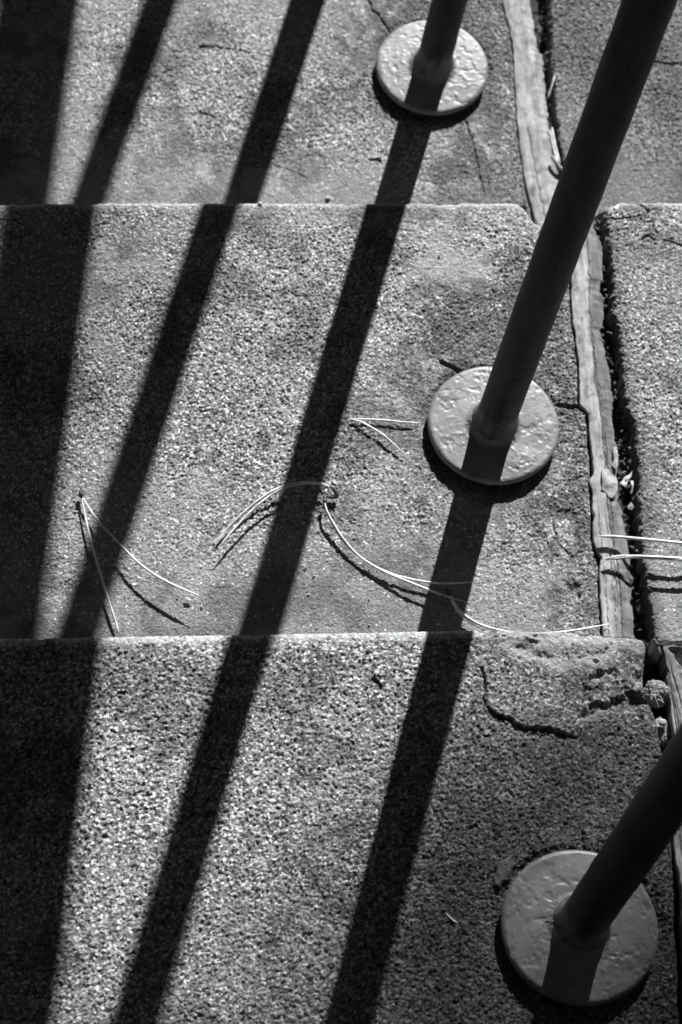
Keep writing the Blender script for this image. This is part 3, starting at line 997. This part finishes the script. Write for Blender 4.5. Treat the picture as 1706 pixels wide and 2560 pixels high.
def make_plate(k, yc, zb, parent):
    """a cast disc with thick blistered paint, a rolled rim and a weld round the post"""
    na, nf_ = (240, 50) if k > 0 else (48, 8)      # the far plates lie outside the picture
    fr = np.concatenate([np.linspace(0.0, 0.93, nf_, endpoint=False), 0.93 + 0.07 * np.sin(np.linspace(0, math.pi / 2, nf_ // 4 + 2))])
    th = np.linspace(0, 2 * math.pi, na, endpoint=False)
    F, TH = np.meshgrid(fr, th, indexing='ij')
    wob = 1 + 0.006 * np.sin(TH * 2 + k) + 0.004 * (fbm(np.cos(TH) + 3, np.sin(TH) + 3, 0.4, 400 + k, 3) - 0.5)
    X = F * PLATE_R * wob * np.cos(TH); Y = F * PLATE_R * wob * np.sin(TH)
    R = F * PLATE_R
    z = PLATE_T + 0.0012 * (1 - F ** 2)
    rim = np.clip((F - 0.93) / 0.07, 0, 1)
    z = z - 0.0035 * (1 - np.sqrt(np.maximum(1 - rim ** 2, 0)))
    z = z + 0.0010 * (fbm(X, Y, 0.022, 410 + k, 3) - 0.5)
    # blisters, runs and drips in the paint
    for cell, a_, s_, keep in ((0.0022, 0.00050, 420, 0.74), (0.0014, 0.00025, 430, 0.80), (0.005, 0.0004, 440, 0.85)):
        gg, tt = grains(X, Y, cell, s_ + k * 7)
        zone = smooth(0.42, 0.62, fbm(X, Y, 0.018, 450 + k + s_, 3))
        z = z + (0.75, 1.0, 0.7, 0.6)[k % 4] * a_ * gg * (tt > keep) * zone
    rid = 1 - np.abs(fbm(X, Y, 0.018, 460 + k, 4) * 2 - 1)
    z = z + 0.0004 * smooth(0.95, 0.99, rid) * smooth(0.4, 0.6, fbm(X, Y, 0.03, 465 + k, 2))
    z = z - 0.0005 * smooth(0.70, 0.76, fbm(X, Y, 0.005, 470 + k, 3))
    z = z - 0.0007 * smooth(0.02, 0.0, np.abs(fbm(X, Y, 0.016, 475 + k, 4) - 0.5)) * smooth(0.52, 0.6, fbm(X, Y, 0.02, 478 + k, 2))
    # weld bead round the foot of the post
    bead = np.exp(-(np.maximum(R - POST_R - 0.0002, 0) / 0.0036) ** 2) * (0.8 + 0.5 * fbm(np.cos(TH) * 2 + 9, np.sin(TH) * 2 + 9, 0.25, 480 + k, 4))
    z = z + 0.0042 * bead
    P = np.stack([X, Y, z + zb], -1)
    low = np.stack([X[-1] * 0.996, Y[-1] * 0.996, P[-1, :, 2] - 0.0012], -1)[None]
    low2 = np.stack([X[-1] * 0.90, Y[-1] * 0.90, P[-1, :, 2] - 0.0026], -1)[None]
    low3 = np.stack([X[-1] * 0.0, Y[-1] * 0.0, np.full(na, zb - 0.0005)], -1)[None]
    P = np.concatenate([P, low, low2, low3], 0)
    P[..., 0] += POST_X; P[..., 1] += yc
    o = grid_mesh('base_plate', P - np.array([POST_X, 0, 0]), MAT_PAINT, parent, wrap=True)
    return o


for k, yc in POSTS.items():
    zb = tread_z(3 - k)
    base = np.array([POST_X, yc, zb])
    # height to the handrail
    H = 1.0
    for _ in range(8):
        H = rail_z(yc + LEAN[1] * H) - zb
    top = H
    nseg = 70 if k > 0 else 12
    hs = np.concatenate([np.array([0, .002, .004, .006, .008, .0095, .011, .0125, .014, .016, .018, .021, .025, .03]), np.linspace(0.034, 0.12, 40, endpoint=False), np.linspace(0.12, top, nseg)])
    th = np.linspace(0, 2 * math.pi, 56 if k > 0 else 24, endpoint=False)
    H_, TH = np.meshgrid(hs, th, indexing='ij')
    flare = 0.0034 * np.exp(-np.maximum(H_ - 0.0145, 0) / 0.0042) * (0.75 + 0.5 * fbm(np.cos(TH) + 4, np.sin(TH) + 4, 0.5, 610 + k, 3))
    dents = 0.00045 * (fbm(np.cos(TH) * 0.02 + 1, H_ + np.sin(TH) * 0.02, 0.02, 600 + k, 4) - 0.5) * 2
    collar = 0.0006 * np.exp(-((H_ - 0.020 - 0.002 * np.sin(TH + k)) / 0.0018) ** 2)
    rr = POST_R * 0.985 + flare + dents + collar
    X = rr * np.cos(TH) + H_ * LEAN[0]; Y = rr * np.sin(TH) + H_ * LEAN[1]
    P = np.stack([X, Y + yc, H_ + zb], -1)
    # posts' shade painted near black; bounce light painted on the foot in brushy streaks
    bounce_h = 0.020 + 0.030 * fbm(np.cos(TH) * 2 + 5, np.sin(TH) * 2 + 5, 0.30, 640 + k, 4, 0.6)
    mix = smooth(bounce_h + 0.012, bounce_h - 0.010, H_ + 0.012 * (fbm(TH * 0.02, H_, 0.006, 650 + k, 3) - 0.5)) * 0.8
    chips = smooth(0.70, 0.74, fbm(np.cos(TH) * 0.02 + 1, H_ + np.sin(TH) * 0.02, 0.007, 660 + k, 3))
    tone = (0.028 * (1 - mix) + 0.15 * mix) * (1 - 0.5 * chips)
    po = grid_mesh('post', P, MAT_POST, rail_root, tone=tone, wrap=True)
    make_plate(k, yc, zb, po)

ya, yb = -0.24, 2.75                           # the rail starts at the uppermost post in view
pts = [np.array([RAIL_X - POST_X, y, rail_z(y)]) for y in np.linspace(ya, yb, 30)]
tube('handrail', [pts[0] - np.array([0, 0.012, 0])] + pts + [pts[-1] + np.array([0, 0.012, 0])], [RAIL_R * 0.2] + [RAIL_R] * 30 + [RAIL_R * 0.2], MAT_PAINT, rail_root, 32)


# ------------------------------------------------------------------ unseen pines added to shade the steps and cut bounced light
def pine(loc, crown_h, rad, thick, label, seed, tufts, density=1.0):
    root = empty('shade_pine', loc)
    tag(root, label, 'tree', 'unseen pines added for their shade')
    rr = np.random.default_rng(seed)
    top = crown_h
    tr = curve([(0, 0, -0.3), (0.05, 0.05, top * 0.3), (-0.08, 0.02, top * 0.65), (0.05, 0, top)], 24)
    tube('trunk', tr, np.linspace(0.22, 0.07, 24), MAT_BARK, root, 14)
    ends = []
    vs, fs = [], []
    for k in range(22):
        a = rr.uniform(0, 2 * math.pi); q = math.sqrt(rr.uniform(0.1, 1)) * 0.9
        e = np.array([math.cos(a) * rad * q, math.sin(a) * rad * q, top + rr.uniform(-0.35, 0.5) * thick])
        st = tr[int(rr.integers(13, 23))]
        c = curve([st, (st + e) / 2 + np.array([0, 0, -0.15]), e], 10)
        th = np.linspace(0, 2 * math.pi, 6, endpoint=False)
        b0 = len(vs)
        for i, p in enumerate(c):
            r0 = 0.06 * (1 - i / 11)
            for t in th:
                vs.append((p[0] + r0 * math.cos(t), p[1] + r0 * math.sin(t) * 0.8, p[2] + r0 * math.sin(t)))
        for i in range(9):
            for t in range(6):
                fs.append((b0 + i * 6 + t, b0 + i * 6 + (t + 1) % 6, b0 + (i + 1) * 6 + (t + 1) % 6, b0 + (i + 1) * 6 + t))
    mesh_obj('limbs', vs, fs, MAT_BARK, root)
    # needle tufts through the volume of the crown, thinner towards the rim
    n = tufts
    a = rr.uniform(0, 2 * math.pi, n)
    q = rr.uniform(0, 1, n) ** 0.5
    zz = rr.normal(0, 0.42, n).clip(-1, 1) * np.sqrt(1 - q * q * 0.9)
    C = np.stack([np.cos(a) * q * rad, np.sin(a) * q * rad, top + zz * thick], 1)
    B = 16
    d = rr.normal(size=(n, B, 3)); d[..., 2] += 0.3
    d /= np.linalg.norm(d, axis=2, keepdims=True)
    L = rr.uniform(0.10, 0.17, (n, B, 1))
    side = np.cross(d, rr.normal(size=(n, B, 3))); side /= np.linalg.norm(side, axis=2, keepdims=True)
    w = 0.0055 * density
    p0 = C[:, None] + side * w; p1 = C[:, None] - side * w; p2 = C[:, None] + d * L
    V = np.stack([p0, p1, p2], 2).reshape(-1, 3)
    me = bpy.data.meshes.new('crown')
    nf = n * B
    me.vertices.add(nf * 3); me.vertices.foreach_set('co', V.reshape(-1).astype(np.float32))
    me.loops.add(nf * 3); me.loops.foreach_set('vertex_index', np.arange(nf * 3, dtype=np.int32))
    me.polygons.add(nf)
    me.polygons.foreach_set('loop_start', (np.arange(nf) * 3).astype(np.int32))
    me.polygons.foreach_set('loop_total', np.full(nf, 3, np.int32))
    me.update(calc_edges=True)
    me.materials.append(MAT_LEAF)
    o = bpy.data.objects.new('crown', me); col.objects.link(o); o.parent = root
    return root


for shc, label, seed, n in (((0.84, -3.79, 0.35), 'unseen umbrella pine added to shade the upper flight', 5, 9000),
                            ((-4.28, 0.30, -0.1), 'unseen umbrella pine added to shade the ground at the left', 6, 6000),
                            ((5.00, 1.00, -0.2), 'unseen umbrella pine added to shade the ground at the right', 7, 6000)):
    pc = np.array(shc) + SUN * 15.5
    pine((pc[0], pc[1], LOWZ), pc[2] - LOWZ, 4.0, 0.8, label, seed, n, 1.8)


# ------------------------------------------------------------------ loose grit on the treads: nobody could count it
gv, gf = [], []
r_ = random.Random(9)
for j, n in ((0, 420), (1, 520), (2, 320)):
    x0, x1, y0 = VIEW[j]
    yhi = min(j * GOING - 0.012, YTOP[j])
    for _ in range(n):
        xx = r_.uniform(x0, x1); yv = r_.uniform(y0, yhi) if r_.random() < 0.6 else y0 + (yhi - y0) * r_.random() ** 2.2
        if float(joint_x(JL, j, np.array([yv]), 1)[0]) - 0.004 < xx < float(joint_x(JR, j, np.array([yv]), 2)[0]) + 0.004:
            continue
        if math.hypot(xx - POST_X, yv - POSTS[3 - j]) < PLATE_R + 0.003:
            continue
        s_ = 0.0004 + 0.0009 * r_.random() ** 3
        b0 = len(gv); an = r_.random() * 6.28; el = r_.uniform(0.8, 1.8)
        for (px, py, pz) in ((1, 0, 0), (0, 1, 0), (-1, 0, 0), (0, -1, 0), (0.2, 0.1, 0.8), (0, 0, -0.7)):
            px = px * el + r_.uniform(-.3, .3); py += r_.uniform(-.3, .3)
            gv.append((xx + s_ * (px * math.cos(an) - py * math.sin(an)), yv + s_ * (px * math.sin(an) + py * math.cos(an)), tread_z(j) + 0.0012 + s_ * pz))
        for k in range(4):
            gf.append((b0 + k, b0 + (k + 1) % 4, b0 + 4)); gf.append((b0 + (k + 1) % 4, b0 + k, b0 + 5))
grit = mesh_obj('loose_grit', gv, gf, simple_material('grit', 0.30, 0.7, 0.8, 200, 900, 0.0003))
tag(grit, 'loose sandy grit scattered over the treads', 'grit', None, 'stuff')
